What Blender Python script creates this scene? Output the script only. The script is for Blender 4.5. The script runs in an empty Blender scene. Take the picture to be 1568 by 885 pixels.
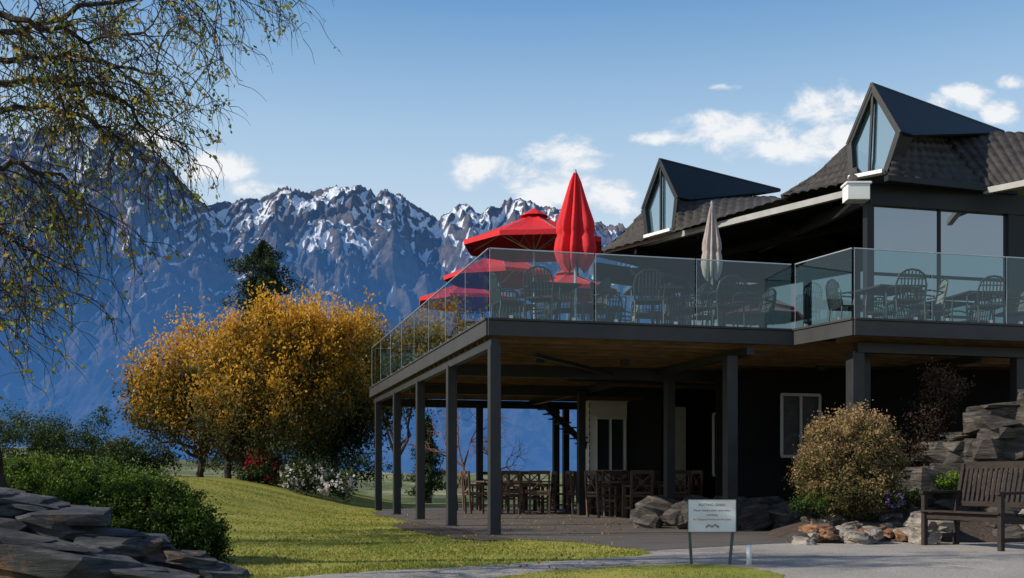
import bpy, math, random
import numpy as np
from mathutils import Vector, Matrix, noise as mnoise
random.seed(7); rng=np.random.default_rng(7)
F=1700.; CX=784.; HY=731.; EYE=.85
Z=Vector((0,0,1))
def B(px,py,d): return Vector(((px-CX)/F*d, d, EYE+(HY-py)/F*d))
def G(px,py,z=0.):
    d=(EYE-z)*F/(py-HY); return Vector(((px-CX)/F*d,d,z))
scene=bpy.context.scene
COL=scene.collection
# ------------------------------------------------------------------ materials
def new_mat(name):
    m=bpy.data.materials.new(name); m.use_nodes=True
    nt=m.node_tree; return m,nt,nt.nodes['Principled BSDF'],nt.nodes['Material Output']
def mat(name,c1,c2=None,rough=.7,scale=6.,bump=0.,metal=0.,stretch=(1,1,1),bscale=None,spec=.5,detail=6):
    m,nt,p,o=new_mat(name)
    if c2 is None: c2=tuple(x*.75 for x in c1)
    tc=nt.nodes.new('ShaderNodeTexCoord'); mp=nt.nodes.new('ShaderNodeMapping'); mp.inputs['Scale'].default_value=stretch
    n=nt.nodes.new('ShaderNodeTexNoise'); n.inputs['Scale'].default_value=scale; n.inputs['Detail'].default_value=detail; n.inputs['Roughness'].default_value=.65
    r=nt.nodes.new('ShaderNodeValToRGB'); r.color_ramp.elements[0].position=.33; r.color_ramp.elements[1].position=.67
    r.color_ramp.elements[0].color=(*c2,1); r.color_ramp.elements[1].color=(*c1,1)
    L=nt.links.new
    L(tc.outputs['Object'],mp.inputs[0]); L(mp.outputs[0],n.inputs['Vector']); L(n.outputs[0],r.inputs[0]); L(r.outputs[0],p.inputs['Base Color'])
    p.inputs['Roughness'].default_value=rough; p.inputs['Metallic'].default_value=metal; p.inputs['Specular IOR Level'].default_value=spec
    if bump>0:
        n2=nt.nodes.new('ShaderNodeTexNoise'); n2.inputs['Scale'].default_value=bscale or scale*4; n2.inputs['Detail'].default_value=8
        b=nt.nodes.new('ShaderNodeBump'); b.inputs['Strength'].default_value=bump; b.inputs['Distance'].default_value=.05
        L(mp.outputs[0],n2.inputs['Vector']); L(n2.outputs[0],b.inputs['Height']); L(b.outputs[0],p.inputs['Normal'])
    return m
def leaf_mat(name,cols,transl=.35,rough=.6):
    m,nt,p,o=new_mat(name); L=nt.links.new
    a=nt.nodes.new('ShaderNodeAttribute'); a.attribute_name='rnd'
    r=nt.nodes.new('ShaderNodeValToRGB'); el=r.color_ramp.elements
    k=len(cols)
    while len(el)<k: el.new(.5)
    for i,c in enumerate(cols): el[i].position=i/(k-1); el[i].color=(*c,1)
    L(a.outputs['Fac'],r.inputs[0]); L(r.outputs[0],p.inputs['Base Color']); p.inputs['Roughness'].default_value=rough
    p.inputs['Specular IOR Level'].default_value=.2
    t=nt.nodes.new('ShaderNodeBsdfTranslucent'); L(r.outputs[0],t.inputs[0])
    mx=nt.nodes.new('ShaderNodeMixShader'); mx.inputs[0].default_value=transl
    L(p.outputs[0],mx.inputs[1]); L(t.outputs[0],mx.inputs[2]); L(mx.outputs[0],o.inputs[0])
    return m
def glass_mat(name,tint=(.8,.92,.9),refl=.06,rough=.01):
    m,nt,p,o=new_mat(name); L=nt.links.new
    t=nt.nodes.new('ShaderNodeBsdfTransparent'); t.inputs[0].default_value=(*tint,1)
    g=nt.nodes.new('ShaderNodeBsdfGlossy'); g.inputs['Roughness'].default_value=rough; g.inputs['Color'].default_value=(.85,.98,1,1)
    fr=nt.nodes.new('ShaderNodeFresnel'); fr.inputs[0].default_value=1.5
    ad=nt.nodes.new('ShaderNodeMath'); ad.operation='ADD'; ad.inputs[1].default_value=refl; ad.use_clamp=True
    mx=nt.nodes.new('ShaderNodeMixShader')
    L(fr.outputs[0],ad.inputs[0]); L(ad.outputs[0],mx.inputs[0]); L(t.outputs[0],mx.inputs[1]); L(g.outputs[0],mx.inputs[2]); L(mx.outputs[0],o.inputs[0])
    return m
M={}
M['steel']=mat('charcoal_steel',(.034,.034,.036),(.022,.022,.024),.45,3,spec=.3)
M['fascia']=mat('fascia_paint',(.050,.049,.05),(.034,.034,.035),.5,2,spec=.3)
M['wood']=mat('joist_timber',(.26,.15,.062),(.12,.068,.03),.7,3,.1,stretch=(1,1,6))
M['wooddk']=mat('dark_timber',(.045,.030,.02),(.022,.015,.01),.65,5,.15,spec=.2)
M['bench']=mat('weathered_bench_timber',(.045,.033,.029),(.022,.017,.015),.75,9,.2,stretch=(1,1,4),spec=.2)
M['black']=mat('black_metal',(.014,.015,.017),(.009,.010,.012),.45,2,spec=.3)
M['tile']=mat('roof_tile',(.066,.058,.054),(.028,.026,.026),.75,5,.3,spec=.3)
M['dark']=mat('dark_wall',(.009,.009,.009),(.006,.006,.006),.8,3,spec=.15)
M['white']=mat('white_paint',(.8,.8,.78),(.68,.68,.66),.5,3)
M['board']=mat('weatherboard',(.82,.81,.78),(.72,.71,.68),.6,3)
M['gutter']=mat('gutter_paint',(.36,.35,.34),(.28,.27,.26),.5,3)
M['glass']=glass_mat('balustrade_glass',(.62,.81,.80),.02)
M['red']=mat('red_canvas',(.66,.010,.018),(.54,.008,.014),.8,4,.15)
M['beige']=mat('beige_canvas',(.42,.35,.32),(.30,.25,.23),.85,4,.15)
M['alu']=mat('aluminium',(.5,.51,.52),(.4,.41,.42),.35,4,metal=.7)
M['wicker']=mat('dark_wicker',(.022,.021,.023),(.012,.012,.013),.5,20)
M['chair']=mat('chair_timber',(.14,.085,.058),(.075,.047,.033),.6,8,.1)
M['cream']=mat('cream_paint',(.5,.47,.38),(.4,.37,.3),.6,3)
M['curtain']=mat('curtain',(.07,.065,.06),(.04,.038,.036),.9,8)
def winmat(nm='window_glass',gf=.12,gcol=(.85,.93,1.)):
    m,nt,p,o=new_mat(nm); p.inputs['Base Color'].default_value=(.03,.045,.05,1); p.inputs['Roughness'].default_value=.03
    p.inputs['Specular IOR Level'].default_value=1.; p.inputs['IOR'].default_value=1.6
    n=nt.nodes.new('ShaderNodeTexNoise'); n.inputs['Scale'].default_value=.9
    b=nt.nodes.new('ShaderNodeBump'); b.inputs['Strength'].default_value=.12; nt.links.new(n.outputs[0],b.inputs['Height']); nt.links.new(b.outputs[0],p.inputs['Normal'])
    g=nt.nodes.new('ShaderNodeBsdfGlossy'); g.inputs['Roughness'].default_value=.02; g.inputs['Color'].default_value=(*gcol,1); nt.links.new(b.outputs[0],g.inputs['Normal'])
    mx=nt.nodes.new('ShaderNodeMixShader'); mx.inputs[0].default_value=gf
    nt.links.new(p.outputs[0],mx.inputs[1]); nt.links.new(g.outputs[0],mx.inputs[2]); nt.links.new(mx.outputs[0],o.inputs[0])
    return m
M['win']=winmat(); M['winup']=winmat('reflective_glazing',.20)
M['bark']=mat('bark',(.06,.046,.038),(.025,.02,.017),.9,12,.5,stretch=(1,1,.3),spec=.2)
# ------------------------------------------------------------------ mesh builder
def link(o,parent=None):
    COL.objects.link(o)
    if parent is not None: o.parent=parent
    return o
def grp(name,loc=(0,0,0),rz=0):
    e=bpy.data.objects.new(name,None); e.location=loc; e.rotation_euler=(0,0,rz); e.empty_display_size=.3
    COL.objects.link(e); return e
class MB:
    def __init__(s): s.v=[]; s.f=[]; s.m=[]
    def add(s,vs,fs,mi=0):
        o=len(s.v); s.v+= [tuple(v) for v in vs]; s.f+=[tuple(i+o for i in f) for f in fs]; s.m+=[mi]*len(fs)
    def box(s,c,d,mi=0,R=None):
        c=Vector(c); vs=[]
        for x in(-.5,.5):
            for y in(-.5,.5):
                for z in(-.5,.5):
                    p=Vector((x*d[0],y*d[1],z*d[2])); 
                    if R is not None: p=R@p
                    vs.append(c+p)
        s.add(vs,[(0,1,3,2),(4,6,7,5),(0,4,5,1),(2,3,7,6),(0,2,6,4),(1,5,7,3)],mi)
    def beam(s,p,q,w,h,mi=0,up=Z):
        p=Vector(p);q=Vector(q);d=q-p;l=d.length
        if l<1e-6:return
        x=d/l
        y=up.cross(x)
        if y.length<1e-4: y=Vector((1,0,0)).cross(x)
        y.normalize(); z=x.cross(y)
        R=Matrix((x,y,z)).transposed(); s.box((p+q)/2,(l,w,h),mi,R)
    def tube(s,pts,rad,n=6,mi=0,cap=True):
        pts=[Vector(p) for p in pts]; o=len(s.v); k=len(pts)
        if not hasattr(rad,'__len__'): rad=[rad]*k
        for i,p in enumerate(pts):
            t=(pts[min(i+1,k-1)]-pts[max(i-1,0)])
            if t.length<1e-9: t=Vector((0,0,1))
            t.normalize()
            a=t.cross(Vector((.13,.31,.94)) if abs(t.z)<.95 else Vector((1,0,0))); a.normalize(); b=t.cross(a)
            for j in range(n):
                an=2*math.pi*j/n; s.v.append(tuple(p+(a*math.cos(an)+b*math.sin(an))*rad[i]))
        for i in range(k-1):
            for j in range(n):
                s.f.append((o+i*n+j,o+i*n+(j+1)%n,o+(i+1)*n+(j+1)%n,o+(i+1)*n+j)); s.m.append(mi)
        if cap:
            s.f.append(tuple(o+j for j in range(n))[::-1]); s.m.append(mi)
            s.f.append(tuple(o+(k-1)*n+j for j in range(n))); s.m.append(mi)
    def prism(s,poly,ext,mi=0):
        poly=[Vector(p) for p in poly]; ext=Vector(ext); n=len(poly)
        s.add(poly+[p+ext for p in poly],[tuple(range(n))[::-1],tuple(range(n,2*n))]+[(i,(i+1)%n,n+(i+1)%n,n+i) for i in range(n)],mi)
    def mesh(s,name,mats,smooth=False):
        me=bpy.data.meshes.new(name); me.from_pydata(s.v,[],s.f)
        for m in mats: me.materials.append(M[m] if isinstance(m,str) else m)
        me.polygons.foreach_set('material_index',s.m)
        if smooth: me.polygons.foreach_set('use_smooth',[True]*len(s.f))
        me.update(); return me
    def obj(s,name,mats,parent=None,smooth=False,bevel=0):
        o=bpy.data.objects.new(name,s.mesh(name,mats,smooth)); link(o,parent)
        if bevel: 
            b=o.modifiers.new('bevel','BEVEL'); b.width=bevel; b.segments=2; b.limit_method='ANGLE'
        return o
def np_mesh(name,V,Fq,mats,parent=None,smooth=False,attr=None,attrs_v=None):
    me=bpy.data.meshes.new(name); nv=len(V); nf=len(Fq); k=Fq.shape[1]
    me.vertices.add(nv); me.vertices.foreach_set('co',V.astype(np.float32).ravel())
    me.loops.add(nf*k); me.loops.foreach_set('vertex_index',Fq.astype(np.int32).ravel())
    me.polygons.add(nf); me.polygons.foreach_set('loop_start',np.arange(0,nf*k,k,dtype=np.int32))
    try: me.polygons.foreach_set('loop_total',np.full(nf,k,dtype=np.int32))
    except Exception: pass
    if smooth: me.polygons.foreach_set('use_smooth',np.ones(nf,dtype=bool))
    if attr is not None:
        a=me.attributes.new('rnd','FLOAT','FACE'); a.data.foreach_set('value',attr.astype(np.float32))
    if attrs_v:
        for n_,d_ in attrs_v.items():
            a=me.attributes.new(n_,'FLOAT','POINT'); a.data.foreach_set('value',d_.astype(np.float32).ravel())
    for m in mats: me.materials.append(m)
    me.update(calc_edges=True); me.validate()
    o=bpy.data.objects.new(name,me); link(o,parent); return o
def leaves(name,P,size,m,rnd,parent=None,asp=.55,droop=0.):
    n=len(P); d=rng.normal(size=(n,3)); d[:,2]-=droop; d/=np.linalg.norm(d,axis=1)[:,None]
    e=rng.normal(size=(n,3)); e-= (e*d).sum(1)[:,None]*d; e/=np.linalg.norm(e,axis=1)[:,None]
    s=size*rng.uniform(.6,1.3,n)[:,None]
    V=np.stack([P-d*s*.5,P+e*s*asp*.5,P+d*s*.5,P-e*s*asp*.5],1).reshape(-1,3)
    return np_mesh(name,V,np.arange(4*n).reshape(n,4),[m],parent,attr=np.clip(rnd,0,1))
_perm=np.random.default_rng(3).permutation(256); _perm=np.concatenate([_perm,_perm])
_ga=np.random.default_rng(4).uniform(0,2*np.pi,256)
def pn(x,y):
    xi=np.floor(x).astype(int); yi=np.floor(y).astype(int); xf=x-xi; yf=y-yi
    u=xf**3*(xf*(xf*6-15)+10); v=yf**3*(yf*(yf*6-15)+10)
    def g(ix,iy,fx,fy):
        h=_perm[_perm[ix&255]+(iy&255)]; a=_ga[h]; return np.cos(a)*fx+np.sin(a)*fy
    a=g(xi,yi,xf,yf);b=g(xi+1,yi,xf-1,yf);c=g(xi,yi+1,xf,yf-1);d=g(xi+1,yi+1,xf-1,yf-1)
    return (a+(b-a)*u+(c-a)*v+(a-b-c+d)*u*v)*1.5
def fbm(x,y,o=5):
    s=0;a=1;t=0
    for i in range(o): s=s+a*pn(x*2**i+17*i,y*2**i+31*i); t+=a; a*=.5
    return s/t
def sm(t): t=np.clip(t,0,1); return t*t*(3-2*t)
# ------------------------------------------------------------------ world + sun
SUN=Vector((-.80,-.20,.53)).normalized()
el=math.asin(SUN.z); az=math.atan2(SUN.x,SUN.y)
w=bpy.data.worlds.new('World'); scene.world=w; w.use_nodes=True
nt=w.node_tree; nt.nodes.clear(); L=nt.links.new
def N(t,**k):
    n=nt.nodes.new(t)
    for a,b in k.items(): setattr(n,a,b)
    return n
def MA(op,a,b=None,clamp=False):
    n=N('ShaderNodeMath',operation=op); n.use_clamp=clamp
    for i,x in enumerate((a,b)):
        if x is None: continue
        if isinstance(x,(int,float)): n.inputs[i].default_value=x
        else: L(x,n.inputs[i])
    return n.outputs[0]
sky=N('ShaderNodeTexSky'); sky.sky_type='NISHITA'; sky.sun_disc=False; sky.sun_elevation=el; sky.sun_rotation=az
sky.altitude=400; sky.air_density=1.; sky.dust_density=1.; sky.ozone_density=1.5
bg=N('ShaderNodeBackground'); bg.inputs[1].default_value=.12
L(sky.outputs[0],bg.inputs[0])
tc=N('ShaderNodeTexCoord'); sp=N('ShaderNodeSeparateXYZ'); L(tc.outputs['Generated'],sp.inputs[0])
hr=N('ShaderNodeValToRGB'); e_=hr.color_ramp.elements
for q in range(3): e_.new(.5)
for i,(q,c) in enumerate([(0.,(.68,.79,.87)),(.20,(.68,.81,.92)),(.30,(.44,.65,.87)),(.40,(.15,.38,.71)),(.7,(.04,.13,.33))]): e_[i].position=q; e_[i].color=(*c,1)
L(sp.outputs[2],hr.inputs[0])
bgh=N('ShaderNodeBackground'); bgh.inputs[1].default_value=1.; L(hr.outputs[0],bgh.inputs[0])
hf=N('ShaderNodeMapRange'); hf.inputs[1].default_value=.0; hf.inputs[2].default_value=.75; hf.inputs[3].default_value=.92; hf.inputs[4].default_value=.5; L(sp.outputs[2],hf.inputs[0])
mh=N('ShaderNodeMixShader'); L(hf.outputs[0],mh.inputs[0]); L(bg.outputs[0],mh.inputs[1]); L(bgh.outputs[0],mh.inputs[2])
yy=MA('MAXIMUM',sp.outputs[1],.05); U=MA('DIVIDE',sp.outputs[0],yy); V_=MA('DIVIDE',sp.outputs[2],yy)
clouds=[(335,262,60,24),(375,290,45,16),(245,215,35,20),(735,264,46,24),(872,236,60,24),(840,290,72,32),(925,306,65,24),
(1035,212,60,12),(1115,203,80,26),(1200,222,80,28),(1278,165,66,32),(1300,205,60,28),(1112,134,30,6),(1468,150,44,18),(1530,172,28,18),(1560,126,28,10)]
tot=None
for (px,py,a,b) in clouds:
    dx=MA('DIVIDE',MA('SUBTRACT',U,(px-CX)/F),a*1.55/F); dy=MA('DIVIDE',MA('SUBTRACT',V_,(HY-py)/F),b*1.65/F)
    r2=MA('ADD',MA('MULTIPLY',dx,dx),MA('MULTIPLY',dy,dy)); m_=MA('MAXIMUM',MA('SUBTRACT',1.,r2),0.)
    tot=m_ if tot is None else MA('MAXIMUM',tot,m_)
cb=N('ShaderNodeCombineXYZ'); L(U,cb.inputs[0]); L(MA('MULTIPLY',V_,1.5),cb.inputs[1])
nz=N('ShaderNodeTexNoise'); nz.inputs['Scale'].default_value=22; nz.inputs['Detail'].default_value=10; nz.inputs['Roughness'].default_value=.62; nz.inputs['Distortion'].default_value=.3; L(cb.outputs[0],nz.inputs['Vector'])
val=MA('ADD',MA('SUBTRACT',MA('MULTIPLY',tot,1.0),.46),MA('MULTIPLY',MA('SUBTRACT',nz.outputs[0],.5),2.8))
mr=N('ShaderNodeMapRange',interpolation_type='SMOOTHSTEP'); mr.inputs[1].default_value=-.12; mr.inputs[2].default_value=.6; L(val,mr.inputs[0])
fr=MA('MULTIPLY',mr.outputs[0],MA('GREATER_THAN',sp.outputs[1],.05)); fr=MA('MULTIPLY',fr,MA('MULTIPLY',tot,3.,True)); fr=MA('MULTIPLY',fr,.92)
cr=N('ShaderNodeValToRGB'); cr.color_ramp.elements[0].position=.05; cr.color_ramp.elements[0].color=(.76,.81,.88,1); cr.color_ramp.elements[1].position=.6; cr.color_ramp.elements[1].color=(.95,.96,.97,1)
L(val,cr.inputs[0])
bg2=N('ShaderNodeBackground'); bg2.inputs[1].default_value=.98; L(cr.outputs[0],bg2.inputs[0])
mx=N('ShaderNodeMixShader'); L(fr,mx.inputs[0]); L(mh.outputs[0],mx.inputs[1]); L(bg2.outputs[0],mx.inputs[2])
ow=N('ShaderNodeOutputWorld'); L(mx.outputs[0],ow.inputs[0])
sl=bpy.data.lights.new('sun','SUN'); sl.energy=5.; sl.angle=math.radians(.5); sl.color=(1,.93,.80)
so=bpy.data.objects.new('sun',sl); so.rotation_euler=SUN.to_track_quat('Z','Y').to_euler(); COL.objects.link(so)
# ------------------------------------------------------------------ mountains
prof=[(-900,330),(-300,270),(-80,222),(0,208),(60,196),(130,190),(180,200),(215,218),(245,242),(270,268),(290,291),(305,304),(322,314),(350,310),(372,303),(395,306),(415,294),(430,289),(440,287),(455,292),(470,294),(485,289),(500,290),(515,285),(530,287),(545,282),(560,290),(575,297),(585,290),(600,293),(620,302),(640,317),(672,336),(690,322),(702,316),(715,311),(727,321),(735,326),(750,318),(765,315),(780,305),(795,301),(810,308),(830,318),(850,316),(870,320),(890,332),(910,337),(925,344),(945,343),(1000,365),(1150,400),(1400,430),(1900,420)]
nu,nr=1400,420
uu=np.linspace((-420-CX)/F,(1400-CX)/F,nu); rr=np.linspace(0,1,nr); yv=2600+5000*rr
Ug,Yg=np.meshgrid(uu,yv); Xg=Ug*Yg
pv=np.interp(uu*F+CX,[p[0] for p in prof],[(HY-p[1])/F for p in prof])
crest=6600+300*pn(Xg/1500,Xg*0+3.3)
T=(Yg-2600)/(crest-2600)
ramp=np.where(T<1,.35*np.clip(T,0,1)+.65*np.clip(T,0,1)**1.7,1-(T-1)*2.2)
H0=pv[None,:]*6600
wx=Xg+120*fbm(Xg/700,Yg/700,4); wy=Yg+200*fbm(Xg/700+9,Yg/700+5,4)
rid=lambda x,y:1-2*np.abs(pn(x,y))
r1=rid((wx+.22*wy)/560,wy/2600); r2=rid((wx-.40*wy)/250+3,wy/1300+7); r3=rid((wx+.30*wy)/120+5,wy/600); r4=rid((wx-.2*wy)/60,wy/240+2); r5=rid((wx+.1*wy)/28,wy/90+4)
near_crest=sm((T-.66)/.34)
env=np.clip(T*1.8,0,1)*(1-.60*near_crest)
envf=np.clip(T*1.8,0,1)*(1-.20*near_crest)
Hm=H0*ramp+env*((r1-.35)*220+(r2-.35)*130)+envf*((r3-.35)*70+(r4-.35)*32+(r5-.3)*14+8*fbm(Xg/30,Yg/40,3))
def colfit(A,k,wt):
    mxv=(A/Yg).max(0); ker=np.hanning(2*k+1); ker/=ker.sum(); mxs=np.convolve(np.pad(mxv,k,'edge'),ker,'valid'); ps=np.convolve(np.pad(pv,k,'edge'),ker,'valid')
    return A*(1+wt*(ps/mxs-1))[None,:]
Hm=colfit(Hm,30,1.); Hm=colfit(Hm,5,.7)
Hm=Hm-40*(1-np.clip(T*4,0,1))
def blur(A,k):
    ker=np.hanning(2*k+1); ker/=ker.sum()
    A=np.apply_along_axis(lambda r:np.convolve(np.pad(r,k,'edge'),ker,'valid'),1,A)
    return np.apply_along_axis(lambda r:np.convolve(np.pad(r,k,'edge'),ker,'valid'),0,A)
conc=np.clip((blur(Hm,7)-Hm)/20.,-1.5,1.5)
V=np.stack([Xg,Yg,Hm+EYE],-1).reshape(-1,3)
I=np.arange(nu*nr).reshape(nr,nu); Q=np.stack([I[:-1,:-1],I[:-1,1:],I[1:,1:],I[1:,:-1]],-1).reshape(-1,4)
m,nt2,p,o=new_mat('snowy_rock_painted_haze'); 
L2=nt2.links.new
def N2(t,**k):
    n=nt2.nodes.new(t)
    for a,b in k.items(): setattr(n,a,b)
    return n
def MB2(op,a,b=None,clamp=False):
    n=N2('ShaderNodeMath',operation=op); n.use_clamp=clamp
    for i,x in enumerate((a,b)):
        if x is None: continue
        if isinstance(x,(int,float)): n.inputs[i].default_value=x
        else: L2(x,n.inputs[i])
    return n.outputs[0]
geo=N2('ShaderNodeNewGeometry'); s1=N2('ShaderNodeSeparateXYZ'); L2(geo.outputs['Position'],s1.inputs[0]); s2=N2('ShaderNodeSeparateXYZ'); L2(geo.outputs['Normal'],s2.inputs[0])
ca=N2('ShaderNodeAttribute'); ca.attribute_name='conc'
n1=N2('ShaderNodeTexNoise'); n1.inputs['Scale'].default_value=.014; n1.inputs['Detail'].default_value=10; n1.inputs['Roughness'].default_value=.72; L2(geo.outputs['Position'],n1.inputs['Vector'])
n3=N2('ShaderNodeTexNoise'); n3.inputs['Scale'].default_value=.0022; n3.inputs['Detail'].default_value=4; L2(geo.outputs['Position'],n3.inputs['Vector'])
zf=MB2('MULTIPLY',MB2('SUBTRACT',s1.outputs[2],960),1/520.); zf=MB2('MINIMUM',zf,.75)
sv=MB2('ADD',zf,MB2('MULTIPLY',ca.outputs['Fac'],1.55)); sv=MB2('ADD',sv,MB2('MULTIPLY',MB2('SUBTRACT',n1.outputs[0],.5),2.8))
sv=MB2('ADD',sv,MB2('MULTIPLY',MB2('SUBTRACT',n3.outputs[0],.5),2.2)); sv=MB2('ADD',sv,MB2('MULTIPLY',MB2('SUBTRACT',s2.outputs[2],.75),2.0))
sf=N2('ShaderNodeMapRange',interpolation_type='SMOOTHSTEP'); sf.inputs[1].default_value=.25; sf.inputs[2].default_value=.6; L2(sv,sf.inputs[0])
rk=N2('ShaderNodeValToRGB'); rk.color_ramp.elements[0].position=.38; rk.color_ramp.elements[0].color=(.045,.045,.05,1); rk.color_ramp.elements[1].position=.66; rk.color_ramp.elements[1].color=(.20,.155,.12,1); L2(n1.outputs[0],rk.inputs[0])
mc=N2('ShaderNodeMixRGB'); mc.inputs[2].default_value=(.84,.87,.92,1); L2(sf.outputs[0],mc.inputs[0]); L2(rk.outputs[0],mc.inputs[1]); L2(mc.outputs[0],p.inputs['Base Color'])
bm_=N2('ShaderNodeBump'); bm_.inputs['Strength'].default_value=.7; bm_.inputs['Distance'].default_value=30.; L2(n1.outputs[0],bm_.inputs['Height']); L2(bm_.outputs[0],p.inputs['Normal'])
p.inputs['Roughness'].default_value=.9; p.inputs['Specular IOR Level'].default_value=.1
em=N2('ShaderNodeEmission'); em.inputs[0].default_value=(.052,.175,.45,1); em.inputs[1].default_value=.9  # aerial haze painted as blue glow in the rock material, stronger lower down
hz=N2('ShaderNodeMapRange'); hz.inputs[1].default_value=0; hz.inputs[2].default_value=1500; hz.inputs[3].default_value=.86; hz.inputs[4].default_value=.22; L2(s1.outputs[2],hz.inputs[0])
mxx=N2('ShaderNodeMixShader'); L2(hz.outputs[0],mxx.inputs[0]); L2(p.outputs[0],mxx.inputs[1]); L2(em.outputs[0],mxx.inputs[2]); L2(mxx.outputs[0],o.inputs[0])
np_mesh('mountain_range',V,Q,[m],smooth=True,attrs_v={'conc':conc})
# ------------------------------------------------------------------ ground
def gz(x,y):
    x=np.asarray(x,float); y=np.asarray(y,float)
    z=.85*sm((-x-3)/5.5)*sm((y-13)/12)
    u=x/np.maximum(y,1)
    far=sm((y-34)/60)
    z=z*(1-far)-3*far
    hill=sm((y-90)/330)*(1-sm((y-700)/1500))
    z=z+hill*(3+10*sm((-u-.12)/.35)+3*pn(x/70,y/90)+1.2*pn(x/22,y/25)+1.5)
    z=z-50*sm((y-700)/2200)
    r=np.hypot(x,y); z=z-3*sm((r-60)/200)*(y<0)
    return z
ths=np.linspace(0,2*np.pi,900,endpoint=False); rs=np.concatenate([[.3],np.geomspace(1,12000,230)])
Rg,Tg=np.meshgrid(rs,ths,indexing='ij'); X=Rg*np.sin(Tg); Y=Rg*np.cos(Tg)
V=np.stack([X,Y,gz(X,Y)],-1).reshape(-1,3); n_=len(ths); I=np.arange(len(V)).reshape(len(rs),n_); I2=np.roll(I,-1,1)
Q=np.stack([I[:-1],I[1:],I2[1:],I2[:-1]],-1).reshape(-1,4)
m,nt2,p,o=new_mat('grass'); L2=nt2.links.new
geo=N2('ShaderNodeNewGeometry')
def NZ(s,d=5,r=.6,vec=None):
    n=N2('ShaderNodeTexNoise'); n.inputs['Scale'].default_value=s; n.inputs['Detail'].default_value=d; n.inputs['Roughness'].default_value=r; L2(vec or geo.outputs['Position'],n.inputs['Vector']); return n.outputs[0]
def RP(fac,stops):
    r=N2('ShaderNodeValToRGB'); e=r.color_ramp.elements
    while len(e)<len(stops): e.new(.5)
    for i,(q,c) in enumerate(stops): e[i].position=q; e[i].color=(*c,1)
    L2(fac,r.inputs[0]); return r.outputs[0]
mpg=N2('ShaderNodeMapping'); mpg.inputs['Scale'].default_value=(.4,1.,1.); mpg.inputs['Rotation'].default_value=(0,0,.3); L2(geo.outputs['Position'],mpg.inputs[0])
near=RP(NZ(.7,9,.72,mpg.outputs[0]),[(.3,(.12,.145,.026)),(.45,(.23,.235,.042)),(.57,(.33,.30,.07)),(.72,(.44,.37,.13))])
farc=RP(NZ(.035,9,.75),[(.38,(.03,.045,.02)),(.5,(.12,.14,.06)),(.62,(.30,.28,.16))])
s1=N2('ShaderNodeSeparateXYZ'); L2(geo.outputs['Position'],s1.inputs[0])
fm=N2('ShaderNodeMapRange'); fm.inputs[1].default_value=34; fm.inputs[2].default_value=60; L2(s1.outputs[1],fm.inputs[0])
mc=N2('ShaderNodeMixRGB'); L2(fm.outputs[0],mc.inputs[0]); L2(near,mc.inputs[1]); L2(farc,mc.inputs[2])
fine=NZ(60,4); mm=N2('ShaderNodeMixRGB',blend_type='MULTIPLY'); mm.inputs[0].default_value=.6; L2(mc.outputs[0],mm.inputs[1]); L2(RP(fine,[(.3,(.6,.6,.6)),(.7,(1.25,1.25,1.2))]),mm.inputs[2])
L2(mm.outputs[0],p.inputs['Base Color']); p.inputs['Roughness'].default_value=.9; p.inputs['Specular IOR Level'].default_value=.15
bp=N2('ShaderNodeBump'); bp.inputs['Strength'].default_value=.4; bp.inputs['Distance'].default_value=.04; L2(NZ(18,8,.8),bp.inputs['Height']); L2(bp.outputs[0],p.inputs['Normal'])
np_mesh('ground',V,Q,[m],smooth=True); GRASS=m
def sheet(name,pts,z,m):
    me=bpy.data.meshes.new(name); bmv=[(p.x,p.y,z) for p in pts]; me.from_pydata(bmv,[],[tuple(range(len(bmv)))]); me.materials.append(m)
    me.update(); 
    ob=bpy.data.objects.new(name,me); link(ob); return ob
m,nt2,p,o=new_mat('chip_seal_gravel'); L2=nt2.links.new; geo=N2('ShaderNodeNewGeometry')
base=RP(NZ(.6,7,.7),[(.3,(.27,.245,.222)),(.7,(.41,.37,.34))])
mm=N2('ShaderNodeMixRGB',blend_type='MULTIPLY'); mm.inputs[0].default_value=1.; L2(base,mm.inputs[1]); L2(RP(NZ(45,5,.8),[(.32,(.4,.4,.41)),(.5,(1,1,1)),(.68,(1.7,1.65,1.6))]),mm.inputs[2])
L2(mm.outputs[0],p.inputs['Base Color']); p.inputs['Roughness'].default_value=.92; p.inputs['Specular IOR Level'].default_value=.2
bp=N2('ShaderNodeBump'); bp.inputs['Strength'].default_value=.6; bp.inputs['Distance'].default_value=.02; L2(NZ(60,5,.8),bp.inputs['Height']); L2(bp.outputs[0],p.inputs['Normal'])
GRAVEL=m
def jag(pts,amp):
    out=[]
    for i in range(len(pts)-1):
        a,b=pts[i],pts[i+1]; L_=(b-a).length; k=max(1,int(min(L_/.12,40)))
        for j in range(k):
            q=a.lerp(b,j/k); q=q+Vector(rng.normal(0,amp,3)); q.z=0; out.append(q)
    out.append(pts[-1]); return out
drive_px=[(570,786),(615,797),(650,802),(700,811),(745,822),(800,826),(870,829),(930,836),(985,843),(1000,848),(975,852),(900,857),(800,863),(700,869),(600,874),(500,880),(430,886)]
dp=jag([G(*q) for q in drive_px],.022)+[G(330,905),G(200,1000),G(400,2200),G(1568,2200)]+[Vector((25,2,0)),Vector((25,26,0)),Vector((8,31,0)),Vector((-3,31,0))]
sheet('driveway',dp,.004,GRAVEL)
fg_px=[(690,900),(760,886),(800,881),(850,874),(900,872),(950,868),(1010,867),(1060,865),(1110,867),(1150,871),(1180,876),(1205,884),(1215,900)]
fgp=jag([G(*q) for q in fg_px],.018)+[G(1230,960),G(1000,1100),G(700,1100)]
sheet('grass_verge',fgp,.010,GRASS)
M['patio']=mat('patio_asphalt',(.12,.10,.09),(.07,.058,.052),.85,1.2,.3,bscale=60)
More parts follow.
